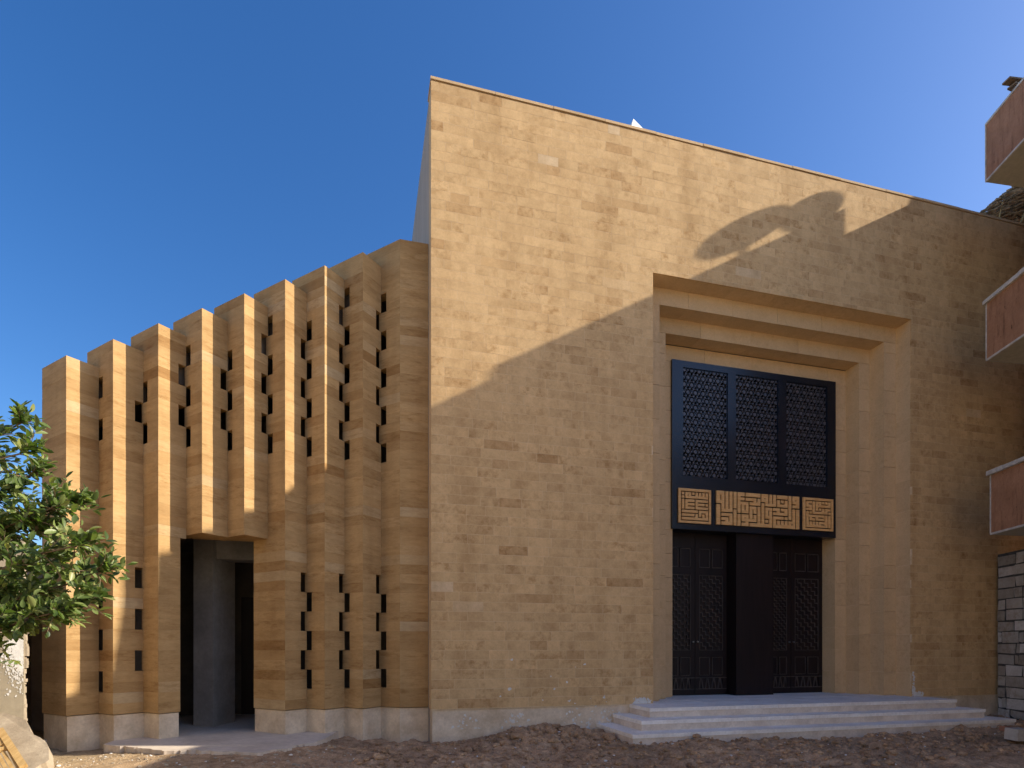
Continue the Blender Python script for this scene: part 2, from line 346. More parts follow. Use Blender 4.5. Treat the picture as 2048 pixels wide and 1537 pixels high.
# stones of the facade
stones = []
for k in range(64):
    z0, z1 = LAND + k * CH, LAND + (k + 1) * CH
    x = 0.0; first = True
    while x < FAC_W:
        wd = random.choice([0.24, 0.32, 0.40, 0.40, 0.48, 0.56, 0.66]) * random.uniform(0.9, 1.1)
        if first and k % 2: wd *= 0.55
        first = False
        e = min(x + wd, FAC_W)
        if FAC_W - e < 0.15: e = FAC_W
        tn = rtone(); q = random.random()
        if q < 0.06: tn = (random.uniform(0.14, 0.34), random.uniform(0.6, 1), tn[2])
        elif q < 0.067: tn = (random.uniform(0.9, 1.0), 0.05, tn[2])
        segs = [(x, e, z0, z1)]
        if z0 < PT[0]:
            if z1 <= PT[0] + 1e-4:
                segs = []
                if x < PS[0][0]: segs.append((x, min(e, PS[0][0]), z0, z1))
                if e > PS[0][1]: segs.append((max(x, PS[0][1]), e, z0, z1))
            else:
                segs = []
                if x < PS[0][0]: segs.append((x, min(e, PS[0][0]), z0, z1))
                if e > PS[0][1]: segs.append((max(x, PS[0][1]), e, z0, z1))
                a_, b_ = max(x, PS[0][0]), min(e, PS[0][1])
                if b_ > a_: segs.append((a_, b_, PT[0], z1))
        for (a_, b_, c_, d_) in segs:
            if b_ - a_ > 0.03: stones.append((a_, b_, c_, d_, tn))
        x = e
def scr(sg):
    a_, b_, c_, d_ = sg[:4]; p = A + (a_ + b_) / 2 * U; px = HX + FPX * p[0] / p[1]
    return -1 if px > 2060 else (b_ - a_) * (d_ - c_) / p[1] ** 2
stones.sort(key=scr, reverse=True)
rest = MB()
G = 0.0022
for i, (a_, b_, c_, d_, tn) in enumerate(stones):
    f_ = -abs(random.gauss(0, 0.0006)) - .0002
    g2 = 0.0 if a_ < 0.001 else G
    if i < 300: MB().box(a_ + g2, b_ - G, f_, 0.03, c_ + G, d_ - G, tn).build('stone', M['stone'], facade, center=True)
    else: rest.box(a_ + g2, b_ - G, f_, 0.03, c_ + G, d_ - G, tn)
rest.build('stone_infill', M['stone'], facade, kind='stuff')
# coping along the top
x = -0.01
while x < FAC_W:
    wd = random.uniform(0.9, 1.15); e = min(x + wd, FAC_W)
    MB().box(x + 0.002, e - 0.004, -0.012 + random.uniform(-.004, .004), 0.42, FAC_TOP + 0.016 + random.uniform(0, .006), FAC_TOP + 0.062, rtone()).build('coping_stone', M['portal'], facade, center=True)
    x = e
# sides, back and roof of the hall
mb = MB(); mb.box(0.003, 0.30, 0.35, 15.0, -0.3, FAC_TOP - 0.02); mb.build('side_wall', M['render'], mosque)
MB().box(0.003, 0.2, 0.031, 0.348, 0.49, FAC_TOP - 0.012, (.55, .2, .4)).build('corner_return', M['portal'], mosque)
MB().box(FAC_W - 0.3, FAC_W - 0.003, 0.35, 3.0, -0.3, FAC_TOP - 0.02).box(11.5, FAC_W - 0.3, 2.8, 3.0, -0.3, FAC_TOP - 0.02).box(11.5, 11.8, 3.0, 15.0, -0.3, FAC_TOP - 0.02).build('return_wall', M['render'], mosque)
MB().box(0.3, 11.5, 14.7, 15.0, -0.3, FAC_TOP - 0.02).build('rear_wall', M['render'], mosque)
MB().box(0.3, 11.5, 2.9, 14.7, FAC_TOP - 1.0, FAC_TOP - 0.8).box(0.3, FAC_W - 0.3, 0.34, 2.9, FAC_TOP - 1.0, FAC_TOP - 0.8).build('roof', M['concrete'], mosque)
# plinth under the facade
plinth_part = MB().box(0.025, 4.2, 0.028, 0.35, -0.4, LAND - 0.012).build('plinth', M['plinth'], mosque)
MB().box(9.9, FAC_W, 0.028, 0.35, -0.4, LAND - 0.012).build('plinth', M['plinth'], mosque)
# white roof light whose tip shows over the parapet
lx, lz = fac(1267, 3.0), EYE + (HY - 238) / FPX * (A + fac(1267, 3.0) * U + 3.0 * N)[1]
mb = MB(); tn = (0.5, 0, 0)
cs = [(lx + 0.75 * math.cos(a), 3.0 + 0.75 * math.sin(a)) for a in (math.radians(d) for d in (236, 326, 56, 146))]
k = 0; mb.v = [(x_, y_, lz - 1.0) for x_, y_ in cs] + [(lx, 3.0, lz)] + [(x_, y_, FAC_TOP - 0.8) for x_, y_ in cs]
for i in range(4):
    j = (i + 1) % 4; mb.face((i, j, 4), tn); mb.face((5 + i, 5 + j, j, i), tn)
mb.build('roof_lantern', M['white'], mosque)

# stepped portal: each frame is a ring of long stones, set back by 0.36 m
def ring(i, name='portal_frame'):
    (s0, s1), d0, d1 = PS[i], PD[i], PD[i + 1] + 0.012
    ov = 0.33
    a0, a1, zt = s0 - ov + 0.005, s1 + ov - 0.005, PT[i]
    # backing core a little behind the stones
    core = MB(); e = 0.005
    core.box(a0 + .01, s0 - e, d0 + e + .03, d1 - .02, 0.45, zt + e).box(s1 + e, a1 - .01, d0 + e + .03, d1 - .02, 0.45, zt + e).box(a0 + .01, a1 - .01, d0 + e + .03, d1 - .02, zt + e, zt + ov - .01)
    core = core.build(name, M['mortar'], mosque)
    y0 = d0 + (0.031 if i == 0 else 0.0)
    for (xa, xb) in ((a0, s0), (s1, a1)):
        z = LAND + (0.012 if i else 0.0)
        while z < zt - 0.01:
            hh = random.choice([0.49, 0.65, 0.65, 0.81]) if i < 3 else 0.49
            e_ = min(z + hh, zt)
            if zt - e_ < 0.2: e_ = zt
            MB().box(xa, xb, y0 + random.gauss(0, .0012), d1, z + .003, e_ - .003, rtone()).build('jamb_stone', M['portal'], core, center=True); z = e_
    x = a0
    while x < a1 - 0.01:
        e_ = min(x + random.uniform(0.85, 1.2), a1)
        if a1 - e_ < 0.3: e_ = a1
        MB().box(x + .0025, e_ - .0025, y0 + random.gauss(0, .0012), d1, zt + .0015, zt + ov - .006, rtone()).build('lintel_stone', M['portal'], core, center=True); x = e_
for i in range(4): ring(i)
# lobby wall behind the doors, so the opening is closed
MB().box(4.7, 9.5, 1.62, 1.8, 0.3, PT[3] + 0.4).build('lobby_wall', M['black'], mosque)

def splashes(parent, spots, y, mt, seed):
    r = random.Random(seed); mb = MB()
    for (x0, x1, z0, z1, n) in spots:
        for _ in range(n):
            cx, cz = r.triangular(x0, x1, (x0 + x1) / 2), z0 + (z1 - z0) * r.random() ** 1.8; rad = r.uniform(.006, .028); k = len(mb.v); m_ = 8
            for q_ in range(m_):
                an = 2 * math.pi * q_ / m_; rr = rad * r.uniform(.4, 1.5); mb.v.append((cx + rr * math.cos(an), y - r.random() * .002, max(z0, cz + rr * math.sin(an))))
            mb.face(tuple(k + q_ for q_ in range(m_)), (.5, .5, r.random()))
    return mb.build('plaster_splash', mt, parent, kind='stuff')
splashes(facade, [(3.62, 4.04, LAND + .004, LAND + .10, 130), (10.02, 10.35, LAND + .004, LAND + .10, 110), (10.02, 10.10, LAND + .05, LAND + .5, 60), (1.0, 3.4, LAND + .02, LAND + .9, 14)], -.004, M['whitewash'], 3)
splashes(plinth_part, [(.3, .9, .15, .45, 16), (1.2, 1.7, .1, .4, 40), (2.0, 3.3, .05, .48, 55), (3.0, 3.5, .12, .4, 60)], .024, M['whitewash'], 4)

# ---- dark timber screen over the doors
DZ = EYE                             # levels below are measured from the eye level
F0 = PD[3] - 0.06; F1 = PD[3] + 0.10
SL, SR, SB, STp = 5.03, 9.075, DZ + 2.46, DZ + 5.925
cols = [(5.278, 6.336), (6.529, 7.582), (7.785, 8.854)]; LB, LT = DZ + 3.555, DZ + 5.79
mb = MB()
mb.box(SL, cols[0][0], F0, F1, SB, STp).box(cols[2][1], SR, F0, F1, SB, STp)
mb.box(cols[0][0], cols[2][1], F0 + .002, F1, LT, STp - .001)
for a_, b_ in ((cols[0][1], cols[1][0]), (cols[1][1], cols[2][0])): mb.box(a_, b_, F0 + .004, F1, LB, LT)
mb.box(cols[0][0], cols[2][1], F0 + .002, F1, SB + .001, LB)
mb.box(SL + .06, SR - .02, F1, 1.60, SB + .02, SB + .10)
screen = mb.build('door_screen', M['blue'], mosque)
def frame_strip(x0, x1, z0, z1, y, wdt, mb):
    mb.box(x0, x0 + wdt, y - .006, y + .01, z0, z1).box(x1 - wdt, x1, y - .006, y + .01, z0, z1)
    mb.box(x0 + wdt, x1 - wdt, y - .0058, y + .01, z1 - wdt, z1).box(x0 + wdt, x1 - wdt, y - .0058, y + .01, z0, z0 + wdt)
for (a_, b_) in cols:
    mb = MB(); rib = MB(); y0, y1 = F0 + 0.030, F0 + 0.055
    p = (b_ - a_) / 6.0; rowh = p * 0.866; nrow = int((LT - LB) / rowh) + 1
    def bar(x0, z0, x1, z1, w2):
        dx, dz = x1 - x0, z1 - z0; l = math.hypot(dx, dz); ox, oz = -dz / l * w2, dx / l * w2
        k = len(rib.v); tn = rtone()
        pts = [(x0 + ox, z0 + oz), (x0 - ox, z0 - oz), (x1 - ox, z1 - oz), (x1 + ox, z1 + oz)]
        rib.v += [(q[0], y0 + .018, q[1]) for q in pts] + [(q[0], y1, q[1]) for q in pts]
        rib.face((k, k + 1, k + 2, k + 3), tn)
        for i in range(4): j = (i + 1) % 4; rib.face((k + i, k + 4 + i, k + 4 + j, k + j), tn)
    def ok(x, z, m=0.0): return a_ + m <= x <= b_ - m and LB + m <= z <= LT - m
    for r in range(nrow + 1):
        z = LT - 0.03 - r * rowh
        for c_ in range(-1, 8):
            x = a_ + p * (c_ + 0.25 + 0.5 * (r % 2))
            if ok(x, z): mb.disc(x, z, p * 0.225, y0, y1, 12)
            for an in (0, 60, 120):                       # small plates halfway to the neighbours
                ca, sa = math.cos(math.radians(an)), math.sin(math.radians(an))
                mx, mz = x + ca * p / 2, z + sa * p / 2
                if ok(mx, mz): mb.disc(mx, mz, p * 0.125, y0, y1, 8)
                for q in (0.33,):                           # pairs of kites around the ring
                    for sgn in (-1, 1):
                        an2 = an + 30 * sgn
                        kx, kz = x + math.cos(math.radians(an2)) * p * 0.40, z + math.sin(math.radians(an2)) * p * 0.40
                        if ok(kx, kz): mb.disc(kx, kz, p * 0.078, y0, y1, 5, math.radians(an2))
                x0_, z0_ = max(a_, min(b_, x)), z; x1_, z1_ = x + ca * p, z + sa * p
                if ok(x0_, z0_) and ok(x1_, z1_): bar(x0_, z0_, x1_, z1_, p * 0.03)
            for an in (90, 150, 30):
                ca, sa = math.cos(math.radians(an)), math.sin(math.radians(an))
                x1_, z1_ = x + ca * p * 0.577, z + sa * p * 0.577
                if ok(x, z) and ok(x1_, z1_): bar(x, z, x1_, z1_, p * 0.022)
    mb.build('lattice_panel', M['lattice'], screen); rib.build('lattice_ribs', M['black'], screen, kind='stuff')  # ribs coloured black to paint in the shade of the gaps
    MB().box(a_ + .001, b_ - .001, F0 + .115, F0 + .13, LB, LT).build('glass_pane', M['glass'], screen)
    fs = MB(); frame_strip(a_ + .001, b_ - .001, LB + .001, LT - .001, F0 + .03, .018, fs); fs.build('bead', M['blue'], screen)

# ---- square lettering: wood left standing between cut lines
H_ = lambda r, a, b: ('h', r, a, b)
V_ = lambda c, a, b: ('v', c, a, b)
D_ = lambda c, r: ('d', c, r, 0)
bord = lambda n, m: [H_(0, 0, n), H_(m, 0, n), V_(0, 0, m), V_(n, 0, m)]
P1 = bord(8, 8) + [V_(1, 0, 5), H_(1, 0, 1), H_(2, 0, 8), V_(3, 0, 1), H_(1, 3, 4), V_(4, 0, 1), V_(5, 0, 1), V_(6, 0, 1), V_(7, 0, 1), D_(2, 1),
    V_(4, 2, 5), H_(3, 2, 4), H_(4, 2, 4), H_(3, 5, 8), H_(4, 5, 8), V_(7, 3, 4), H_(5, 0, 8), V_(5, 5, 7), H_(6, 0, 5), V_(4, 6, 7), H_(7, 0, 4),
    H_(7, 5, 6), V_(6, 6, 7), H_(6, 6, 7), V_(7, 6, 7)]
P3 = bord(8, 8) + [V_(2, 0, 4), H_(1, 1, 2), H_(2, 0, 1), H_(3, 0, 2), V_(1, 3, 4), H_(4, 1, 8), V_(3, 0, 3), D_(4, 1), V_(5, 0, 1), H_(1, 5, 7), V_(6, 0, 1),
    V_(7, 0, 1), H_(2, 4, 8), V_(4, 2, 3), H_(3, 3, 5), V_(5, 2, 3), V_(6, 2, 3), H_(3, 7, 8), V_(7, 3, 8), V_(6, 4, 6), H_(6, 1, 6), H_(5, 2, 3), V_(3, 5, 7),
    H_(5, 4, 5.6), V_(1, 5, 7), V_(2, 6, 7), V_(4, 6, 7), H_(7, 5, 6)]
P2 = [V_(1, 1, 2), H_(3, 0, 1), V_(1, 3, 8), V_(2, 0, 4), V_(3, 0, 4), V_(4, 0, 8), H_(4, 4, 5), V_(5, 0, 8), H_(5, 1, 4), H_(6, 1, 3), V_(3, 6, 7), H_(7, 1, 2),
    H_(1, 6, 11), V_(7, 0, 2), H_(2, 6, 9), V_(8, 2, 6), V_(10, 1, 2), H_(3, 8, 11), V_(6, 3, 8), V_(7, 3, 4), H_(5, 5, 8), V_(9, 4, 6), H_(5, 9, 10), V_(10, 3, 7),
    H_(7, 8, 10), V_(8, 7, 8), H_(7, 6, 7), D_(7, 6), V_(11, 0, 7), D_(12, 1), V_(13, 0, 2), V_(14, 0, 2), H_(2, 11, 12), V_(12, 2, 7), H_(3, 12, 18), V_(15, 0, 3),
    H_(1, 15, 18), V_(16, 1, 2), H_(2, 16, 17), V_(17, 1, 2), V_(18, 0, 7), V_(19, 0, 6), H_(2, 19, 20), D_(20, 1), H_(3, 19, 21), V_(20, 3, 8), V_(14, 3, 8),
    H_(4, 14, 15), V_(16, 3, 4), H_(4, 16, 17), H_(5, 14, 18), V_(13, 4, 5), H_(6, 12, 13), V_(13, 6, 7), H_(7, 12, 13), H_(6, 15, 19), V_(15, 6, 7), V_(16, 6, 7),
    V_(17, 5, 7), D_(19, 7)]
def kufic(x0, x1, z0, z1, cols_, rows_, segs, margin):
    """board with the lines cut out; cells on a fine grid, 4 per pitch"""
    K = 10; lw = 1.5                                     # 8 cells per pitch, lines 2 cells wide
    mc = int(round(margin * K)); W, Hh = cols_ * K + 2 * mc, rows_ * K + 2 * mc
    g = np.ones((Hh, W), bool)
    def cut(ca, cb, ra, rb):
        g[max(0, round(ra + mc + .01)):max(0, round(rb + mc + .01)), max(0, round(ca + mc + .01)):max(0, round(cb + mc + .01))] = False
    for (kd, a_, b_, c_) in segs:
        if kd == 'h': cut(b_ * K - lw, c_ * K + lw, a_ * K - lw, a_ * K + lw)
        elif kd == 'v': cut(a_ * K - lw, a_ * K + lw, b_ * K - lw, c_ * K + lw)
        else: cut(a_ * K - lw, a_ * K + lw, b_ * K - lw, b_ * K + lw)
    yb, yf = F0 - 0.012, F0 - 0.040
    board = MB().box(x0 + .004, x1 - .004, yb, F0 + .03, z0 + .004, z1 - .004).build('calligraphy_panel', M['black'], mosque, center=True)
    cw, ch = (x1 - x0) / W, (z1 - z0) / Hh; mb = MB()
    vid = {}
    def vv(i, j, f):
        key = (i, j, f)
        if key not in vid: vid[key] = len(mb.v); mb.v.append((x0 + i * cw, yf if f else yb + .004, z1 - j * ch))
        return vid[key]
    tn = (.5, .3, .2)
    for j in range(Hh):
        for i in range(W):
            if not g[j, i]: continue
            mb.face((vv(i, j, 1), vv(i, j + 1, 1), vv(i + 1, j + 1, 1), vv(i + 1, j, 1)), tn)
            if j == 0 or not g[j - 1, i]: mb.face((vv(i, j, 1), vv(i + 1, j, 1), vv(i + 1, j, 0), vv(i, j, 0)), tn)
            if j == Hh - 1 or not g[j + 1, i]: mb.face((vv(i, j + 1, 1), vv(i, j + 1, 0), vv(i + 1, j + 1, 0), vv(i + 1, j + 1, 1)), tn)
            if i == 0 or not g[j, i - 1]: mb.face((vv(i, j, 1), vv(i, j, 0), vv(i, j + 1, 0), vv(i, j + 1, 1)), tn)
            if i == W - 1 or not g[j, i + 1]: mb.face((vv(i + 1, j, 1), vv(i + 1, j + 1, 1), vv(i + 1, j + 1, 0), vv(i + 1, j, 0)), tn)
    mb.build('lettering', M['oak'], board)
    return board
kufic(5.152, 5.907, DZ + 2.585, DZ + 3.29, 8, 8, P1, 0.75)['label'] = 'square pale wood panel of angular lettering with a plain border, smaller word block'
kufic(6.038, 8.081, DZ + 2.592, DZ + 3.296, 21, 8, P2, 0.0)['label'] = 'long pale wood panel of angular lettering above the doors'
kufic(8.184, 8.974, DZ + 2.592, DZ + 3.298, 8, 8, P3, 0.85)['label'] = 'square pale wood panel of dense angular lettering with a plain border'

# ---- doors
DP = 1.44                            # door plane
def zz(v): return DZ + v
def door_leaf(x0, x1, flip):
    zb, zt = LAND + .004, SB + .015
    st = 0.10
    mb = MB(); y0, y1 = DP, DP + 0.05
    mb.box(x0, x0 + st, y0, y1, zb, zt).box(x1 - st, x1, y0, y1, zb, zt)
    for a_, b_ in ((zb, zz(-.87)), (zz(-.62), zz(-.585)), (zz(-.17), zz(-.045)), (zz(1.595), zz(1.74)), (zz(2.165), zt)):
        mb.box(x0 + st, x1 - st, y0 + .001, y1, a_, b_)
    mb.box(x0 + st, x1 - st, DP + .035, DP + .06, zb + .01, zt - .01)
    leaf = mb.build('door_leaf', M['wood_dark'], mosque)
    xa, xb = x0 + st, x1 - st; xm = (xa + xb) / 2
    for (z0, z1) in ((zz(-.585), zz(-.17)), (zz(1.74), zz(2.165))):
        for (p0, p1) in ((xa + .004, xm - .028), (xm + .028, xb - .004)):
            MB().box(p0 + .018, p1 - .018, DP + .014, DP + .036, z0 + .03, z1 - .03).build('door_panel', M['wood_dark'], leaf, center=True)
            fs = MB(); frame_strip(p0, p1, z0 + .01, z1 - .01, DP + .006, .012, fs); fs.build('moulding', M['edge'], leaf, center=True)
    # stair-step fretwork
    fr = MB(); z0, z1 = zz(-.035), zz(1.585); frame_strip(xa + .003, xb - .003, z0, z1, DP + .004, .012, fr)
    sx_ = (xb - xa) / 7.0; sz_ = sx_ * 0.98; bw = 0.0075
    nz = int((z1 - z0) / sz_) + 14
    for q in range(-14, nz, 2):
        for stp in range(7):
            xx0 = xa + stp * sx_; zq = z1 - (q + (stp)) * sz_ * 0.5 * 2
            if not flip: pass
            a_, b_ = max(zq - sz_, z0), min(zq, z1)
            if b_ - a_ > 0.01: fr.box(xx0 + sx_ - bw, xx0 + sx_ + bw if stp < 6 else xb - .002, DP + .008, DP + .034, a_, b_)
            if z0 + .01 < zq < z1 - .01: fr.box(xx0, xx0 + sx_ - bw, DP + .0085, DP + .034, zq - bw, zq + bw)
    fr.build('fretwork', M['edge'], leaf, center=True)
    # zigzag kick board
    zk = MB(); z0, z1 = zz(-.86), zz(-.63); nn = 5; wv = (xb - xa + 2 * st) / nn
    zk.box(x0 + .004, x1 - .004, DP - .004, DP + .02, z1 - .004, z1 + .012).box(x0 + .004, x1 - .004, DP - .004, DP + .02, z0 - .014, z0)
    for q in range(nn):
        xq = x0 + q * wv
        for (xa_, xb_) in ((xq + wv * .05, xq + wv * .32), (xq + wv * .95, xq + wv * .68)):
            k = len(zk.v); tn = rtone(); w2 = .010
            zk.v += [(xa_ - w2, DP + .012, z1), (xa_ + w2, DP + .012, z1), (xb_ + w2, DP + .012, z0), (xb_ - w2, DP + .012, z0)]
            zk.v += [(v_[0], DP + .04, v_[2]) for v_ in zk.v[k:k + 4]]
            zk.face((k, k + 3, k + 2, k + 1), tn)
            for i in range(4): j = (i + 1) % 4; zk.face((k + i, k + j, k + 4 + j, k + 4 + i), tn)
    zk.build('kick_board', M['edge'], leaf, center=True)
    kx = x0 + 0.05 if flip else x1 - 0.05
    MB().disc(kx, zz(.15), .016, DP - .035, DP, 10).build('knob', M['steel'], leaf, center=True)
for (a_, b_, f_) in ((5.075, 5.815, False), (5.825, 6.60, True), (7.60, 8.25, False), (8.26, 9.105, True)): door_leaf(a_, b_, f_)
MB().box(6.62, 7.55, 1.14, DP + .1, LAND + .003, SB + .018).build('door_pillar', M['wood_dark'], mosque)

# ------------------------------------------------------------------ pleated wing
NC, DD, S9, TKN, LF = 0.40, 0.610, -0.479, 0.17, 0.80
LV = DD / math.sqrt(2)
crest = {i: (S9 - (9 - i) * DD, NC) for i in range(1, 10)}
R2 = math.sqrt(0.5)
def P(i, l, r): c_ = crest[i]; return (c_[0] + (r - l) * R2, c_[1] + (l + r) * R2)
courses = {i: 31 + 2 * i for i in range(1, 10)}
LINT = 17.35
upper = {1: ([], [13, 15]), 2: ([14], [13, 15]), 3: ([14, 16], [13, 15, 17]), 4: ([14, 16], [13, 15, 17]), 5: ([14, 16, 18], [13, 15, 17, 19]), 6: ([14, 16, 18], [13, 15, 17, 19]), 7: ([14, 16, 18, 20], [13, 15, 17, 19, 21]), 8: ([14, 16, 18, 20], [13, 15, 17, 19, 21])}
lower = {1: ([], [1, 3, 5]), 2: ([2, 4, 6], []), 6: ([2, 4, 6], [1, 3, 5]), 7: ([2, 4, 6], [1, 3, 5]), 8: ([2, 4, 6], [1, 3, 5])}
cutL = {v: set(upper[v][0]) | set(lower.get(v, ([], []))[0]) for v in range(1, 9)}
cutR = {v: set(upper[v][1]) | set(lower.get(v, ([], []))[1]) for v in range(1, 9)}
SW = 0.122
plL, plR = MB(), MB(); q = 0.022
for i in (1, 2, 3, 6, 7, 8, 9):
    plinth = plL if i < 4 else plR
    plinth.prism([P(i, q, q), P(i, TKN, TKN), P(i, LF, TKN), P(i, LF, q)], -0.4, LAND - 0.012)
    if i == 3: plinth.prism([P(i, q, q), P(i, q, 0.325), P(i, TKN, 0.325), P(i, TKN, TKN)], -0.4, LAND - 0.012)
    elif i < 9: plinth.prism([P(i, q, q), P(i, q, LV + q), P(i, TKN, LV + q), P(i, TKN, TKN)], -0.4, LAND - 0.012)
c9 = crest[9]; ic = P(9, TKN, TKN)
plinth.prism([(c9[0], NC + q + .004), (0.0, NC + q + .004), (0.0, ic[1]), ic], -0.4, LAND - 0.012)
wingL = plL.build('pleated_wall', M['plinth'], mosque, label='low end of the folded limestone wing wall, left of its doorway')
wing = plR.build('pleated_wall', M['plinth'], mosque, label='high end of the folded limestone wing wall beside the main facade')
pieces = []
for i in range(1, 10):
    bandtone = [(min(1, max(0, random.gauss(.5, .20))), random.random() ** 1.6, random.random()) for _ in range(60)]
    for k in range(courses[i]):
        z0, z1 = LAND + k * CH, LAND + (k + 1) * CH
        if i in (4, 5):
            if k + 1 <= LINT: continue
            z0 = max(z0, LAND + LINT * CH)
        lev = k // 2
        a_ = random.gauss(0, .0008); tn1 = bandtone[k]; tn2 = (min(1, max(0, tn1[0] + random.gauss(0, .08))), tn1[1], random.random())
        if random.random() < 0.5: tn2 = (min(1, max(0, random.gauss(.5, .20))), random.random() ** 1.6, random.random())
        # left facet
        if i > 1 and lev in cutR[i - 1] and not (i == 6 and lev < 8):
            pieces.append(([P(i, 0, a_), P(i, TKN, TKN), P(i, LV - SW, TKN), P(i, LV - SW, a_)], z0, z1, tn1, i))
        else:
            le = LV + .045 if i > 1 and lev in cutL[i - 1] else LF
            pieces.append(([P(i, 0, a_), P(i, TKN, TKN), P(i, le, TKN), P(i, le, a_)], z0, z1, tn1, i))
        # right facet
        if i < 9:
            r1 = LV
            if lev in cutL[i]: r1 = LV - SW
            if i == 3 and k < 17: r1 = 0.338
            pieces.append(([P(i, a_, 0), P(i, a_, r1), P(i, TKN, r1), P(i, TKN, TKN)], z0, z1, tn2, i))
        else:
            pieces.append(([c9, (0.0, NC + a_), (0.0, ic[1]), ic], z0, z1, tn2, i))
def pscr(p):
    x_ = sum(v[0] for v in p[0]) / 4; wp = A + x_ * U + 0.6 * N
    ln = max(math.dist(p[0][0], p[0][-1]), math.dist(p[0][0], p[0][1])); 
    return -1 if p[4] == 99 else (p[2] - p[1]) * (min(ln, LV)) / wp[1] ** 2
pieces.sort(key=pscr, reverse=True)
vis, hid = pieces[:300], pieces[300:]
rest = MB()
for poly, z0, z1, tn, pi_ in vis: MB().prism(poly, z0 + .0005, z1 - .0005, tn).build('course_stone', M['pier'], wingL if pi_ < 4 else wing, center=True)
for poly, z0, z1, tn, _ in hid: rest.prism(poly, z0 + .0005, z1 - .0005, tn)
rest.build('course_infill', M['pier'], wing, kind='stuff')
# solid underside of the hanging folds over the doorway
mb = MB(); zl = LAND + LINT * CH + 0.004
for i in (4, 5): mb.prism([P(i, TKN - .01, TKN - .01), P(i, TKN - .01, LV + .1), (P(i, 0, LV)[0], NC + 0.66), (P(i, LV, 0)[0], NC + 0.66), P(i, LV + .1, TKN - .01)], zl, zl + 0.30)
mb.build('doorway_lintel', M['pier'], mosque)
# wing roof in steps, back and end walls, floor
mb = MB()
for i in range(1, 10):
    x0 = crest[i][0] - DD / 2; x1 = crest[i][0] + DD / 2 if i < 9 else 0.0; zt = LAND + (courses[i] - 1.2) * CH
    f_ = TKN - .03; fr = [P(i, LV + .2, f_), P(i, f_, f_), P(i, f_, LV + .12)] if i < 9 else [P(i, LV + .2, f_), P(i, f_, f_), (0.0, ic[1] - .03)]
    mb.prism(fr + [(x1, 3.9), (x0 - .08, 3.9)], zt - 0.55 + .002 * i, zt)
mb.build('wing_roof', M['inner_shade'], mosque)
mb = MB()
for i in range(1, 10): mb.box(crest[i][0] - DD / 2 - (.3 if i == 1 else 0), crest[i][0] + DD / 2 if i < 9 else 0.0, 3.88, 4.1, -0.3, LAND + (courses[i] - 3) * CH)
mb.build('wing_rear_wall', M['inner_shade'], mosque)
MB().box(crest[1][0] - 0.53, crest[1][0] - 0.36, NC + 0.60, 3.87, -0.3, LAND + 31.5 * CH).build('wing_end_wall', M['inner_shade'], mosque)
MB().box(crest[2][0] - .45, crest[3][0] - .30, NC + 1.0, NC + 1.12, -.2, LAND + 18.4 * CH).build('slot_dark_sheet', M['inner_shade'], mosque)  # added dark sheet behind the low slots so they read black
FL = 0.10
MB().box(crest[1][0] - 0.5, -0.02, NC + 0.5, 3.9, -0.2, FL).build('wing_floor', M['apron'], mosque)
MB().box(crest[1][0] - 0.34, -0.02, NC + 0.67, 3.89, LAND + 18.6 * CH, LAND + 19.6 * CH).build('wing_ceiling', M['inner_shade'], mosque)
# concrete column and beam inside
def loc(px, py, z): p = gnd(px, py, z); d = np.array(p[:2]) - A; return (float(d @ U), float(d @ N))
ca, cb, cc = loc(387, 1452, FL), loc(426, 1453.8, FL), loc(470, 1444, FL)
back = (ca[0] + cc[0] - cb[0], ca[1] + cc[1] - cb[1] + .1)
MB().prism([ca, cb, cc, back], FL - .02, LAND + 18.7 * CH).build('interior_column', M['concrete'], mosque, center=True)
MB().box(cb[0] + .02, -0.3, cb[1] + .10, cb[1] + .5, LAND + 16.2 * CH, LAND + 18.65 * CH).build('interior_beam', M['concrete'], mosque)
idr = MB().box(-3.6, -1.6, 3.80, 3.895, FL, 2.6).build('interior_door', M['wood_dark'], mosque)
for xh in (-2.75,): MB().box(xh, xh + .06, 3.70, 3.76, 1.55, 1.95).build('door_handle', M['steel'], idr, center=True)

# apron of cast concrete before the doorway, ragged edge
ap = [gnd(*q_, 0.10)[:2] for q_ in ((207, 1490), (250, 1494), (285, 1497), (330, 1503), (390, 1501), (440, 1504), (520, 1507), (545, 1500), (572, 1499), (600, 1490), (628, 1486), (656, 1475))]
rag = []
for i in range(len(ap) - 1):
    p0, p1 = np.array(ap[i]), np.array(ap[i + 1])
    for s_ in np.linspace(0, 1, 9, endpoint=False): rag.append(tuple(p0 + (p1 - p0) * s_ + rng.normal(0, .014, 2)))
rag.append(ap[-1])
bk = [tuple(A + s_ * U + n_ * N) for s_, n_ in ((-1.35, NC + .9), (-4.75, NC + .9))]
mb = MB(); mb.prism(rag + bk, -0.10, FL + .004)
tag(mb.build('concrete_apron', M['apron']), 'thin ragged-edged pale concrete slab poured before the pleated wing doorway', 'slab')

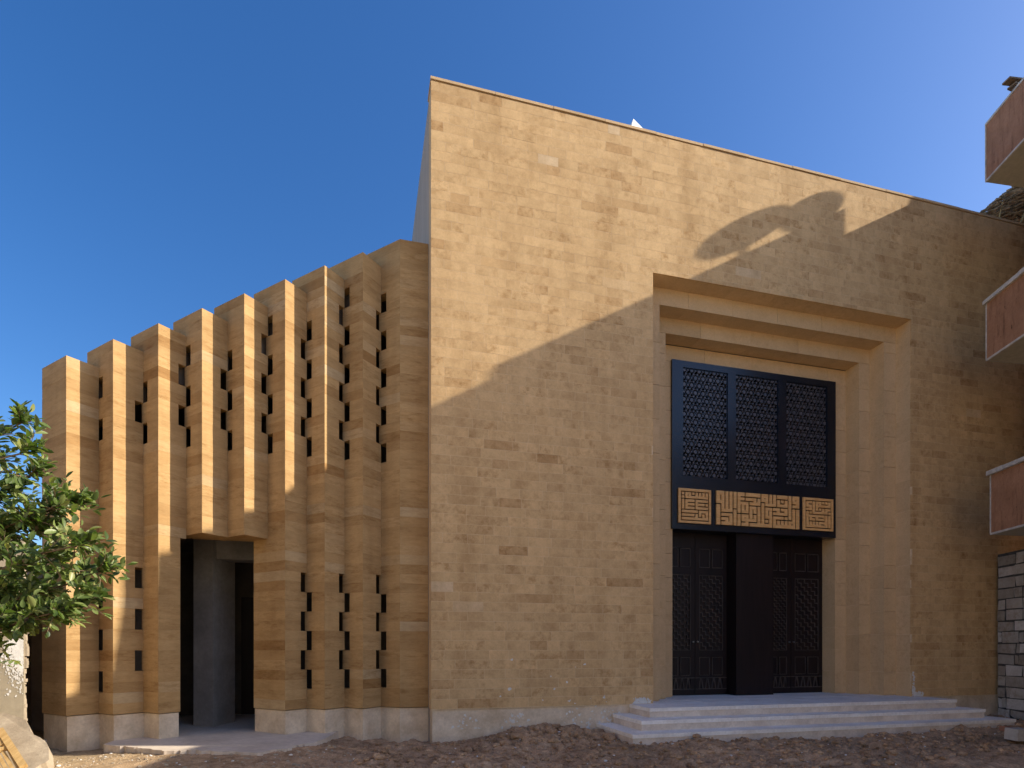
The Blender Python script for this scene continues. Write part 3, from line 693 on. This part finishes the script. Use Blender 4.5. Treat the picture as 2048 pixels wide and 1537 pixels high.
# ------------------------------------------------------------------ entrance steps
steps = thing('entrance_steps', 'three wide pale stone steps with paler treads below the dark portal doors', 'steps', (A[0], A[1], 0), RZ)
for (a_, b_, f_, z0, z1) in ((2.94, 10.86, -1.41, -0.35, LAND - .33), (3.26, 10.56, -1.08, LAND - .34, LAND - .165), (3.58, 10.27, -0.75, LAND - .175, LAND)):
    riser = MB().box(a_ + .015, b_ - .015, f_ + .015, 0.02 if z1 < LAND else 1.7, z0, z1 - .06).build('step', M['step'], steps)
    x = a_
    while x < b_ - .01:
        e_ = min(x + random.uniform(1.0, 1.5), b_)
        if b_ - e_ < .4: e_ = b_
        if z1 < LAND: MB().box(x + .0015, e_ - .0015, f_ + random.uniform(-.004, .002), 0.022, z1 - .06, z1 + random.uniform(-.002, .002), rtone()).build('tread_slab', M['tread'], riser, center=True)
        else: MB().box(x + .0015, e_ - .0015, f_ + random.uniform(-.004, .002), 0.36, z1 - .06, z1 + random.uniform(-.0015, .001), rtone()).build('tread_slab', M['tread'], riser, center=True)
        x = e_
MB().box(PS[0][0] - .3, PS[0][1] + .3, .36, 1.7, LAND - .04, LAND + .0025).build('landing', M['tread'], steps)

# ------------------------------------------------------------------ apartment building on the right
ang = -math.atan(0.083)
apt = thing('apartment_building', 'apartment house with three red-brown stucco balconies over a white limestone ground floor', 'building', (10.58, 12.61, 0), ang)
# ground floor: dark mortar with white blocks set in it
gw = MB().box(0.012, 0.35, -6.0, -0.06, -0.3, 3.55).build('ground_floor_wall', M['dark_mortar'], apt)
k = 0; z = -0.02
while z < 3.5:
    hh = 0.235; y = -0.07
    while y > -3.2:
        ln = random.choice([0.22, 0.46, 0.46, 0.5, 0.12]); y2 = y - ln
        mb = MB().box(random.uniform(-.012, .010), 0.1, y2 + .012 + random.uniform(0, .012), y - .010, z + .010 + random.uniform(0, .012), z + hh - .012 + random.uniform(-.014, .004), (random.random(), random.random(), random.random()))
        mb.v = [(v_[0] + random.uniform(-.006, .006), v_[1] + random.uniform(-.014, .014), v_[2] + random.uniform(-.012, .012)) for v_ in mb.v]
        mb.build('limestone_block', M['block'], gw, center=True)
        y = y2
    z += hh; k += 1
MB().box(0.30, 6.5, -3.75, -0.42, 3.5, EYE + 10.7).build('upper_wall', M['house'], apt)
MB().box(0.3, 6.5, -6.0, -0.42, 3.4, 3.56).build('floor_slab', M['concrete'], apt)
# roof parapets of different heights
pr = MB(); pr.box(0.29, 0.45, -3.75, -2.82, EYE + 10.69, 12.47).box(0.29, 0.45, -2.82, -0.98, EYE + 10.69, 12.80).box(0.29, 0.45, -0.98, -0.415, EYE + 10.69, 12.27)
pr.build('roof_parapet', M['house'], apt)
MB().box(1.75, 6.5, -0.415, 1.4, -0.3, EYE + 11.95).build('shade_block', M['house'], apt)  # unseen block added to keep the facade's right end in shade
def balcony(zb, zt, xo, coping, kind):
    yo, yi, yn = -1.784 + (xo + 1.417) * .2, -1.36, -3.72
    sl = MB().prism([(xo, yn), (0.30, yn), (0.30, yi), (xo, yo)], zb, zb + .13).build('balcony', M['soffit'], apt)
    pn = MB().box(xo - .002, xo + .11, yn, yo - .002, zb + .03, zt); pn.prism([(xo + .11, yo - .11), (0.30, yi - .10), (0.30, yi - .003), (xo + .11, yo + .03)], zb + .03, zt)
    pn.build('parapet', M['stucco'], sl)
    tr = MB().box(xo - .012, xo + .02, yn, yo, zb - .006, zb + .03).box(xo - .012, xo + .02, yo - .016, yo + .006, zb + .03, zt)
    tr.build('edge_trim', M['white_trim'], sl)
    y = yo + (.03 if coping else 0.005); ov = .06 if coping else .012
    while y > yn + .01:
        e_ = max(y - random.uniform(.30, .55), yn)
        MB().box(xo - ov + random.uniform(-.006, .006), xo + .15, e_ + .002, y - .002, zt + random.uniform(-.004, .006), zt + (.075 if coping else .05) + random.uniform(-.008, .008)).build('coping_stone', M['white_trim'], sl, center=True)
        y = e_
    return sl
balcony(EYE + 2.17, EYE + 3.30, -1.33, True, 0)
balcony(EYE + 5.47, EYE + 6.55, -1.417, True, 1)
balcony(EYE + 8.87, EYE + 9.93, -1.43, False, 2)
for z0 in (EYE + 5.6, EYE + 9.0):
    d_ = MB().box(0.285, 0.31, -3.2, -2.2, z0, z0 + 2.1).build('balcony_door', M['wood_dark'], apt, center=True)
# planks lying over the top balcony
for j, (px, py) in enumerate(((2020, 156), (2032, 166))):
    Y = 10.25; X = (px - HX) / FPX * Y; Z = EYE + (HY - py) / FPX * Y
    mb = MB(); mb.box(0, 1.3, 0, .14, 0, .03)
    o = tag(mb.build('plank', M['bark']), ['weathered plank jutting over the top balcony, the upper one', 'short weathered plank end jutting under the longer one on the top balcony'][j], 'plank', 'planks on the top balcony')
    o.location = (X, Y, Z); o.rotation_euler = (0, math.radians(-4 + 3 * j), math.radians(10 + 8 * j))
# satellite dishes on the roof
def dish(Y, Z, r, label, yaw, pitch):
    X = 11.15
    r_ = thing('satellite_dish', label, 'satellite dish', (X, Y, 12.3), 0, 'dishes on the apartment roof')
    mb = MB(); nr, na = 5, 24; rot = Matrix.Rotation(yaw, 3, 'Z') @ Matrix.Rotation(pitch, 3, 'Y')
    for sgn in (0, 1):
        for a_ in range(nr + 1):
            rr = r * a_ / nr
            for q_ in range(na):
                an = 2 * math.pi * q_ / na; v_ = rot @ Vector((0.25 * (rr / r) ** 2 * r + .012 * sgn, rr * math.cos(an), rr * math.sin(an)))
                mb.v.append((v_.x, v_.y, v_.z + Z - 12.3))
    for sgn in (0, 1):
        o_ = sgn * (nr + 1) * na
        for a_ in range(nr):
            for q_ in range(na):
                j = (q_ + 1) % na; mb.face((o_ + a_ * na + q_, o_ + (a_ + 1) * na + q_, o_ + (a_ + 1) * na + j, o_ + a_ * na + j), (.5, 0, 0))
    mb.build('reflector', M['dish'], r_, smooth=True)
    tip = rot @ Vector((0.75 * r, 0, -.1 * r)); edge = rot @ Vector((.25 * r, 0, -r))
    MB().tube([(edge.x, edge.y, edge.z + Z - 12.3), (tip.x, tip.y, tip.z + Z - 12.3)], .014).build('feed_arm', M['steel'], r_)
    MB().tube([(0.06, 0, -.1), (0.06, 0, Z - 12.3)], .03, 8).build('mast', M['steel'], r_)
dish(11.01, 13.48, 0.275, 'grey satellite dish on the raised roof parapet, farther from the mosque', math.radians(8), math.radians(-14))
dish(11.46, 13.27, 0.28, 'grey satellite dish at the end of the raised roof parapet beside the mosque', math.radians(-48), math.radians(-14))

# reed shelter above the parapet
rs = thing('reed_shelter', 'ragged dry reed shelter with leaning poles behind the parapet by the top balcony', 'shelter', (12.0, 13.9, EYE + 9.6))
mb = MB()
for _ in range(1500):
    t_ = random.random(); px = 1957 + 130 * random.random() ** 0.9; lo = 470; hi = 432 - (px - 1950) * 0.80
    py = hi + (lo - hi) * random.random(); Y = random.uniform(13.2, 14.1); X = (px - HX) / FPX * Y; Z = EYE + (HY - py) / FPX * Y
    X -= 12.0; Y -= 13.9; Z -= EYE + 9.6; ln = random.uniform(.12, .5); an = math.radians(random.gauss(14, 8)); yw = random.uniform(-.5, .5)
    d_ = Vector((math.cos(an) * math.cos(yw), math.cos(an) * math.sin(yw), math.sin(an))) * ln
    p0 = Vector((X, Y, Z)); mb.tube([p0, p0 + d_ * .5 + Vector((0, 0, random.gauss(0, .01))), p0 + d_], [random.uniform(.008, .018)] * 3, 4)
mb.build('reed_bundle', M['reed'], rs, kind='stuff')
for (pa, pb) in (((1993, 462), (2005, 405)), ((2030, 470), (2056, 415))):
    q0 = [(pa[0] - HX) / FPX * 13.15 - 12.0, -.75, (HY - pa[1]) / FPX * 13.15 - 9.6]; q1 = [(pb[0] - HX) / FPX * 13.15 - 12.0, -.75, (HY - pb[1]) / FPX * 13.15 - 9.6]
    MB().tube([q0, q1], .03 if pa[0] > 2000 else .016, 6).build('pole', M['timber'], rs)

# houses along the street beside the camera (tan ones shade it, pale ones bounce light)
def house(label, x0, x1, y0, y1, h, nwin, flip=False, rz=0.0):
    r_ = thing('house', label, 'house', (x0, (y0 + y1) / 2, 0), rz); hy = (y1 - y0) / 2
    MB().box(0, x1 - x0, -hy, hy, -.3, h).build('wall', M['cream'] if flip else M['house'], r_)
    fx = (x1 - x0) if flip else 0.0; sg = -1 if flip else 1
    MB().box(-.03, x1 - x0 + .03, -hy - .0, hy + .0, h, h + .12).build('roof', M['concrete'], r_)
    for i in range(nwin):
        yc = -hy + (i + .5) * 2 * hy / nwin
        for z in np.arange(1.2, h - 1.5, 3.1):
            w_ = MB().box(fx - .02, fx + .02, yc - .5, yc + .5, z, z + 1.3).build('window', M['white_trim'], r_, center=True)
            MB().box(min(fx - sg * .026, fx - sg * .021), max(fx - sg * .026, fx - sg * .021), yc - .44, yc + .44, z + .06, z + 1.24).build('pane', M['glass'], w_, center=True)
    return r_
house('narrow tan rendered house beside the apartment building', 9.6, 15.5, 8.28, 8.88, 10.3, 0)
house('low tan rendered house with white window frames along the street', 9.6, 16.0, 4.3, 8.27, 8.35, 2)

house('unseen cream plastered house added across the street as a sunlight reflector', -16.0, -10.2, -4.0, 4.8, 7.6, 3, flip=True)  # unseen house added to bounce warm light onto the piers
house('unseen tall pale house added to reflect sunlight onto the mosque front', 3.4, 8.6, -19.5, -5.5, 9.5, 5, flip=True, rz=math.radians(62))  # added out of view, its sunlit face fills the shaded facade

# small debris at the right end of the steps
p = gnd(2035, 1478, 0.02)
mb = MB(); mb.box(-.16, .16, -.1, .1, -.02, .17)
o = tag(mb.build('limestone_block', M['block']), 'loose white limestone block lying at the right end of the steps', 'block'); o.location = p; o.rotation_euler = (0.05, .04, .3)
p = gnd(2012, 1460, 0.05); mb = MB(); mb.box(-.11, .11, -.06, .06, -.03, .06)
o = tag(mb.build('brick', M['brick_red']), 'single red brick lying beside the white block by the steps', 'brick'); o.location = p; o.rotation_euler = (0, .08, .5)

# ------------------------------------------------------------------ left edge: old wall, broken slab, timber shutter
WY = 7.95
wx1 = (51 - HX) / FPX * WY
mb = MB()
# ragged right-hand end: stacked slices of uneven length
z = -0.2
wl = thing('plaster_wall', 'old grey plastered wall with flaking white paint and a broken end beside the wing', 'wall', (wx1, WY, 0), math.radians(24))
while z < 3.0:
    hh = random.uniform(.03, .09); dx = random.uniform(-.018, .012) + .012 * math.sin(z * 5); mb.box(-2.5, dx, 0.0, .085, z, z + hh, (.5, .2, .3)); z += hh
core = mb.build('wall_core', M['rubble'], wl)
MB().box(-2.5, -.012, -.022, .01, .42, 3.0).build('plaster_coat', M['plaster'], wl)
mb = MB()
for _ in range(900):
    cx_ = -abs(random.gauss(.02, .09)) - .02; cz_ = 1.62 - abs(random.gauss(0, .26)); r_ = random.uniform(.004, .016); k = len(mb.v); n_ = 7; tn = rtone()
    for q_ in range(n_): an = 2 * math.pi * q_ / n_; rr = r_ * random.uniform(.3, 1.5); mb.v.append((min(-.014, cx_ + rr * math.cos(an)), -.0245 - random.random() * .003, cz_ + 1.5 * rr * math.sin(an)))
    mb.face(tuple(k + q_ for q_ in range(n_)), tn)
mb.build('paint_flakes', M['whitewash'], wl, kind='stuff')
# walls of the gap, with a slab added to darken it
ps = thing('shaded_gap', 'gap between the old plaster wall and the pleated wing, under an added shading slab', 'passage', (-8.5, 10.0, 0))
MB().box(-2.2, 1.5, .9, 1.1, -.3, 3.1).build('end_wall', M['house'], ps)
MB().box(-2.2, -.6, -1.75, .9, -.3, 3.1).build('side_wall', M['house'], ps)
MB().box(-2.2, 1.2, -1.95, 1.1, 2.55, 2.7).build('shade_slab', M['concrete'], ps)  # slab added over the gap to keep daylight out
# broken slab leaning in the corner
pts = [(-5, 1425), (30, 1432), (52, 1442), (58, 1452), (66, 1470), (85, 1478), (94, 1484), (100, 1520), (60, 1540), (-5, 1540)]
def slabpt(px, py):
    f_ = (py - 1425) / 115; Y = 7.85 - 1.0 * f_; return Vector(((px - HX) / FPX * Y, Y, EYE - (py - HY) / FPX * Y))
mb = MB(); top = []
for i in range(len(pts)):
    a_, b_ = np.array(pts[i]), np.array(pts[(i + 1) % len(pts)])
    for s_ in np.linspace(0, 1, 4, endpoint=False): top.append(slabpt(*(a_ + (b_ - a_) * s_ + rng.normal(0, 1.3, 2))))
n_ = len(top); mb.v = [tuple(p) for p in top] + [(p.x - .02, p.y + .10, p.z - .14) for p in top]; tn = rtone()
mb.face(tuple(reversed(range(n_))), tn); mb.face(tuple(range(n_, 2 * n_)), tn)
for i in range(n_): j = (i + 1) % n_; mb.face((i, j, n_ + j, n_ + i), tn)
tag(mb.build('broken_slab', M['rubble']), 'broken concrete slab leaning against the foot of the old plaster wall', 'slab')
# timber shutter with slats lying on it
sh = thing('timber_shutter', 'yellow slatted timber shutter lying at the foot of the broken slab', 'shutter', (-6.15, 6.72, 0.0))
def shp(px, py, up=0.05):
    f_ = (py - 1425) / 115; Y = 7.72 - 1.0 * f_; return Vector(((px - HX) / FPX * Y + 6.15, Y - 6.72 - .02, EYE - (py - HY) / FPX * Y + up))
def plank(p0, p1, w_, th_, name):
    p0, p1 = shp(*p0), shp(*p1); d_ = (p1 - p0).normalized(); nrm = Vector((.1, -.55, .83)); sd = d_.cross(nrm).normalized() * w_ / 2; up = sd.cross(d_).normalized() * th_
    mb = MB(); tn = rtone(); vs = [p0 - sd, p0 + sd, p1 + sd, p1 - sd]; mb.v = [tuple(v_) for v_ in vs] + [tuple(v_ + up) for v_ in vs]
    for f_ in ((0, 1, 2, 3), (7, 6, 5, 4), (0, 4, 5, 1), (1, 5, 6, 2), (2, 6, 7, 3), (3, 7, 4, 0)): mb.face(f_, tn)
    mb.build(name, M['timber'], sh, center=True)
plank((4, 1470), (52, 1545), .075, .04, 'stile'); plank((-8, 1515), (22, 1505), .06, .035, 'rail'); plank((-20, 1466), (12, 1500), .07, .035, 'stile')
for j in range(5): plank((-14 + 12 * j, 1518 - 2.5 * j), (12 + 12 * j, 1560), .038, .018, 'slat')

# ------------------------------------------------------------------ ficus tree overhanging from the left
tree = thing('ficus_tree', 'leafy green ficus reaching its branches over the old plaster wall', 'tree', (-6.3, 5.2, -0.05))
T0 = Vector((-6.3, 5.2, -0.05))
def leaf_mesh(n_):
    ln, wd = 1.0, random.uniform(.40, .52); cup = random.uniform(.05, .16); bend = random.uniform(-.15, .25)
    xs_ = [0, .12, .32, .55, .78, .93, 1.0]; ws_ = [.03, .55, .92, 1.0, .72, .32, .0]
    v_ = []; f_ = []
    for x_, w2 in zip(xs_, ws_):
        zb = -bend * x_ * x_; v_ += [(x_, -w2 * wd / 2, zb + cup * w2), (x_, 0, zb), (x_, w2 * wd / 2, zb + cup * w2)]
    for i in range(len(xs_) - 1):
        a_ = i * 3; f_ += [(a_, a_ + 3, a_ + 4, a_ + 1), (a_ + 1, a_ + 4, a_ + 5, a_ + 2)]
    return np.array(v_), f_
LM = [leaf_mesh(i) for i in range(5)]
leafs = []                                        # (matrix, variant, tone)
wood = MB()
def twig(p0, d, ln, rad, nleaf, droop=0.12):
    p = Vector(p0); d = Vector(d).normalized(); seg = 7; pts = [p.copy()]; st = ln / seg
    for i in range(seg):
        d = (d + Vector((random.gauss(0, .13), random.gauss(0, .13), random.gauss(0, .10) - droop * .08))).normalized(); p = p + d * st; pts.append(p.copy())
    wood.tube([q_ - T0 for q_ in pts], [rad * (1 - .75 * i / seg) for i in range(seg + 1)], 5)
    for j in range(nleaf):
        t_ = (j + .8) / nleaf * seg; i = min(seg - 1, int(t_)); q_ = pts[i].lerp(pts[i + 1], min(1, t_ - i)); dd = (pts[i + 1] - pts[i]).normalized()
        ax = Vector((random.gauss(0, 1), random.gauss(0, 1), random.gauss(0, 1))); side = dd.cross(ax).normalized()
        ld = (dd * random.uniform(.25, .95) + side * random.uniform(.4, 1.0) + Vector((0, 0, random.uniform(-.25, .35)))).normalized()
        up = (Vector((.35, -.25, .9)) + Vector((random.gauss(0, .5), random.gauss(0, .5), random.gauss(0, .3)))).normalized()
        yv = up.cross(ld).normalized(); zv = ld.cross(yv).normalized(); s_ = random.uniform(.055, .115)
        leafs.append((Matrix(((ld.x, yv.x, zv.x), (ld.y, yv.y, zv.y), (ld.z, yv.z, zv.z))), q_.copy() + ld * .012, s_, random.randrange(5), random.random()))
    return pts
def at(px, py, Y): return Vector(((px - HX) / FPX * Y, Y, EYE + (HY - py) / FPX * Y))
# trunk and limbs outside the frame, limbs reaching in
trunk = MB(); tp = [Vector((0, 0, -.1)), Vector((.05, .02, .6)), Vector((.0, .06, 1.2)), Vector((.12, .05, 1.8)), Vector((.05, .1, 2.6)), Vector((-.1, .1, 3.3))]
trunk.tube(tp, [.17, .14, .125, .11, .075, .03], 10).build('trunk', M['bark'], tree, smooth=True)
limbs = [((0.05, .03, 1.1), (178, 1200)), ((.05, .05, 1.3), (205, 1150)), ((.06, .05, 1.55), (150, 1095)), ((.1, .05, 1.7), (135, 1010)), ((.1, .05, 1.9), (60, 960)), ((.1, .06, 2.1), (35, 905)),
         ((.05, .05, 1.0), (115, 1222)), ((.1, .08, 2.3), (22, 845)), ((0.05, .02, 1.2), (110, 1120)), ((.05, .05, 1.4), (60, 1060)), ((.04, .05, 1.0), (55, 1195)), ((.05, .05, 1.5), (95, 1010)), ((0.0, .05, .95), (20, 1225))]
for li, (q0, (px, py)) in enumerate(limbs):
    a_ = T0 + Vector(q0); e_ = at(px, py, random.uniform(5.1, 5.9)); mids = []
    n_ = 8; prev = None; pl = []
    for i in range(n_ + 1):
        s_ = i / n_; p_ = a_.lerp(e_, s_) + Vector((0, 0, .10 * math.sin(s_ * math.pi))) + Vector((random.gauss(0, .02), random.gauss(0, .03), random.gauss(0, .02))) * (0 if i in (0,) else 1); pl.append(p_)
    MB().tube([p_ - T0 for p_ in pl], [.022 * (1 - .8 * i / n_) + .003 for i in range(n_ + 1)], 6).build('branch', M['bark'], tree, smooth=True)
    dm = (e_ - a_).normalized()
    for i in range(2, n_ + 1):
        for _ in range(8 if py > 950 else 4):
            d_ = dm * random.uniform(.5, 1.0) + Vector((random.gauss(0, .35), random.gauss(0, .6), random.gauss(0.02, .42)))
            tw = .34 if i > 5 else .42
            twig(pl[i], d_, random.uniform(.45, 1.0) * tw, .0055, random.randint(9, 14))
    for _ in range(3): twig(pl[-1], dm + Vector((0, random.gauss(0, .3), random.gauss(0, .25))), .2, .005, 10)
# crown beyond the frame, carried by the trunk
for _ in range(150):
    c_ = T0 + Vector((random.gauss(-.55, .6), random.gauss(.1, .7), random.uniform(1.1, 4.0)))
    twig(c_, (random.gauss(0, 1), random.gauss(0, 1), random.gauss(.2, .5)), .45, .006, 12)
wood.build('twigs', M['bark'], tree, kind='stuff')
keep = []
for lf in leafs:
    p_ = lf[1]; px = HX + FPX * p_.x / p_.y; py = HY - FPX * (p_.z - EYE) / p_.y
    keep.append((px, py, lf))
inside = [k_ for k_ in keep if 0 < k_[0] < 260 and 760 < k_[1] < 1330]; inside.sort(key=lambda k_: k_[2][2] / k_[2][1].y, reverse=True)
single = set(id(k_[2]) for k_ in inside[:300])
fol = MB(); shared = []
for v_, f_ in LM:
    mb = MB(); mb.v = v_.tolist(); [mb.face(q_, (0, 0, 0)) for q_ in f_]; m_, _ = mb.mesh('leaf', M['leaf']); m_.polygons.foreach_set('use_smooth', [True] * len(m_.polygons)); shared.append(m_)
for px, py, lf in keep:
    Rm, p_, s_, vi, tn = lf
    if id(lf) in single:
        o = bpy.data.objects.new('leaf', shared[vi]); COL.objects.link(o); o.parent = tree
        o.matrix_local = Matrix.Translation(p_ - T0) @ Rm.to_4x4() @ Matrix.Scale(s_, 4)
    else:
        k = len(fol.v); q_ = (LM[vi][0] * s_) @ np.array(Rm).T + np.array(p_ - T0); fol.v += q_.tolist()
        for f_ in LM[vi][1]: fol.face(tuple(k + i for i in f_), (tn, 0, 0))
fol.build('foliage', M['leaf'], tree, kind='stuff', smooth=True)
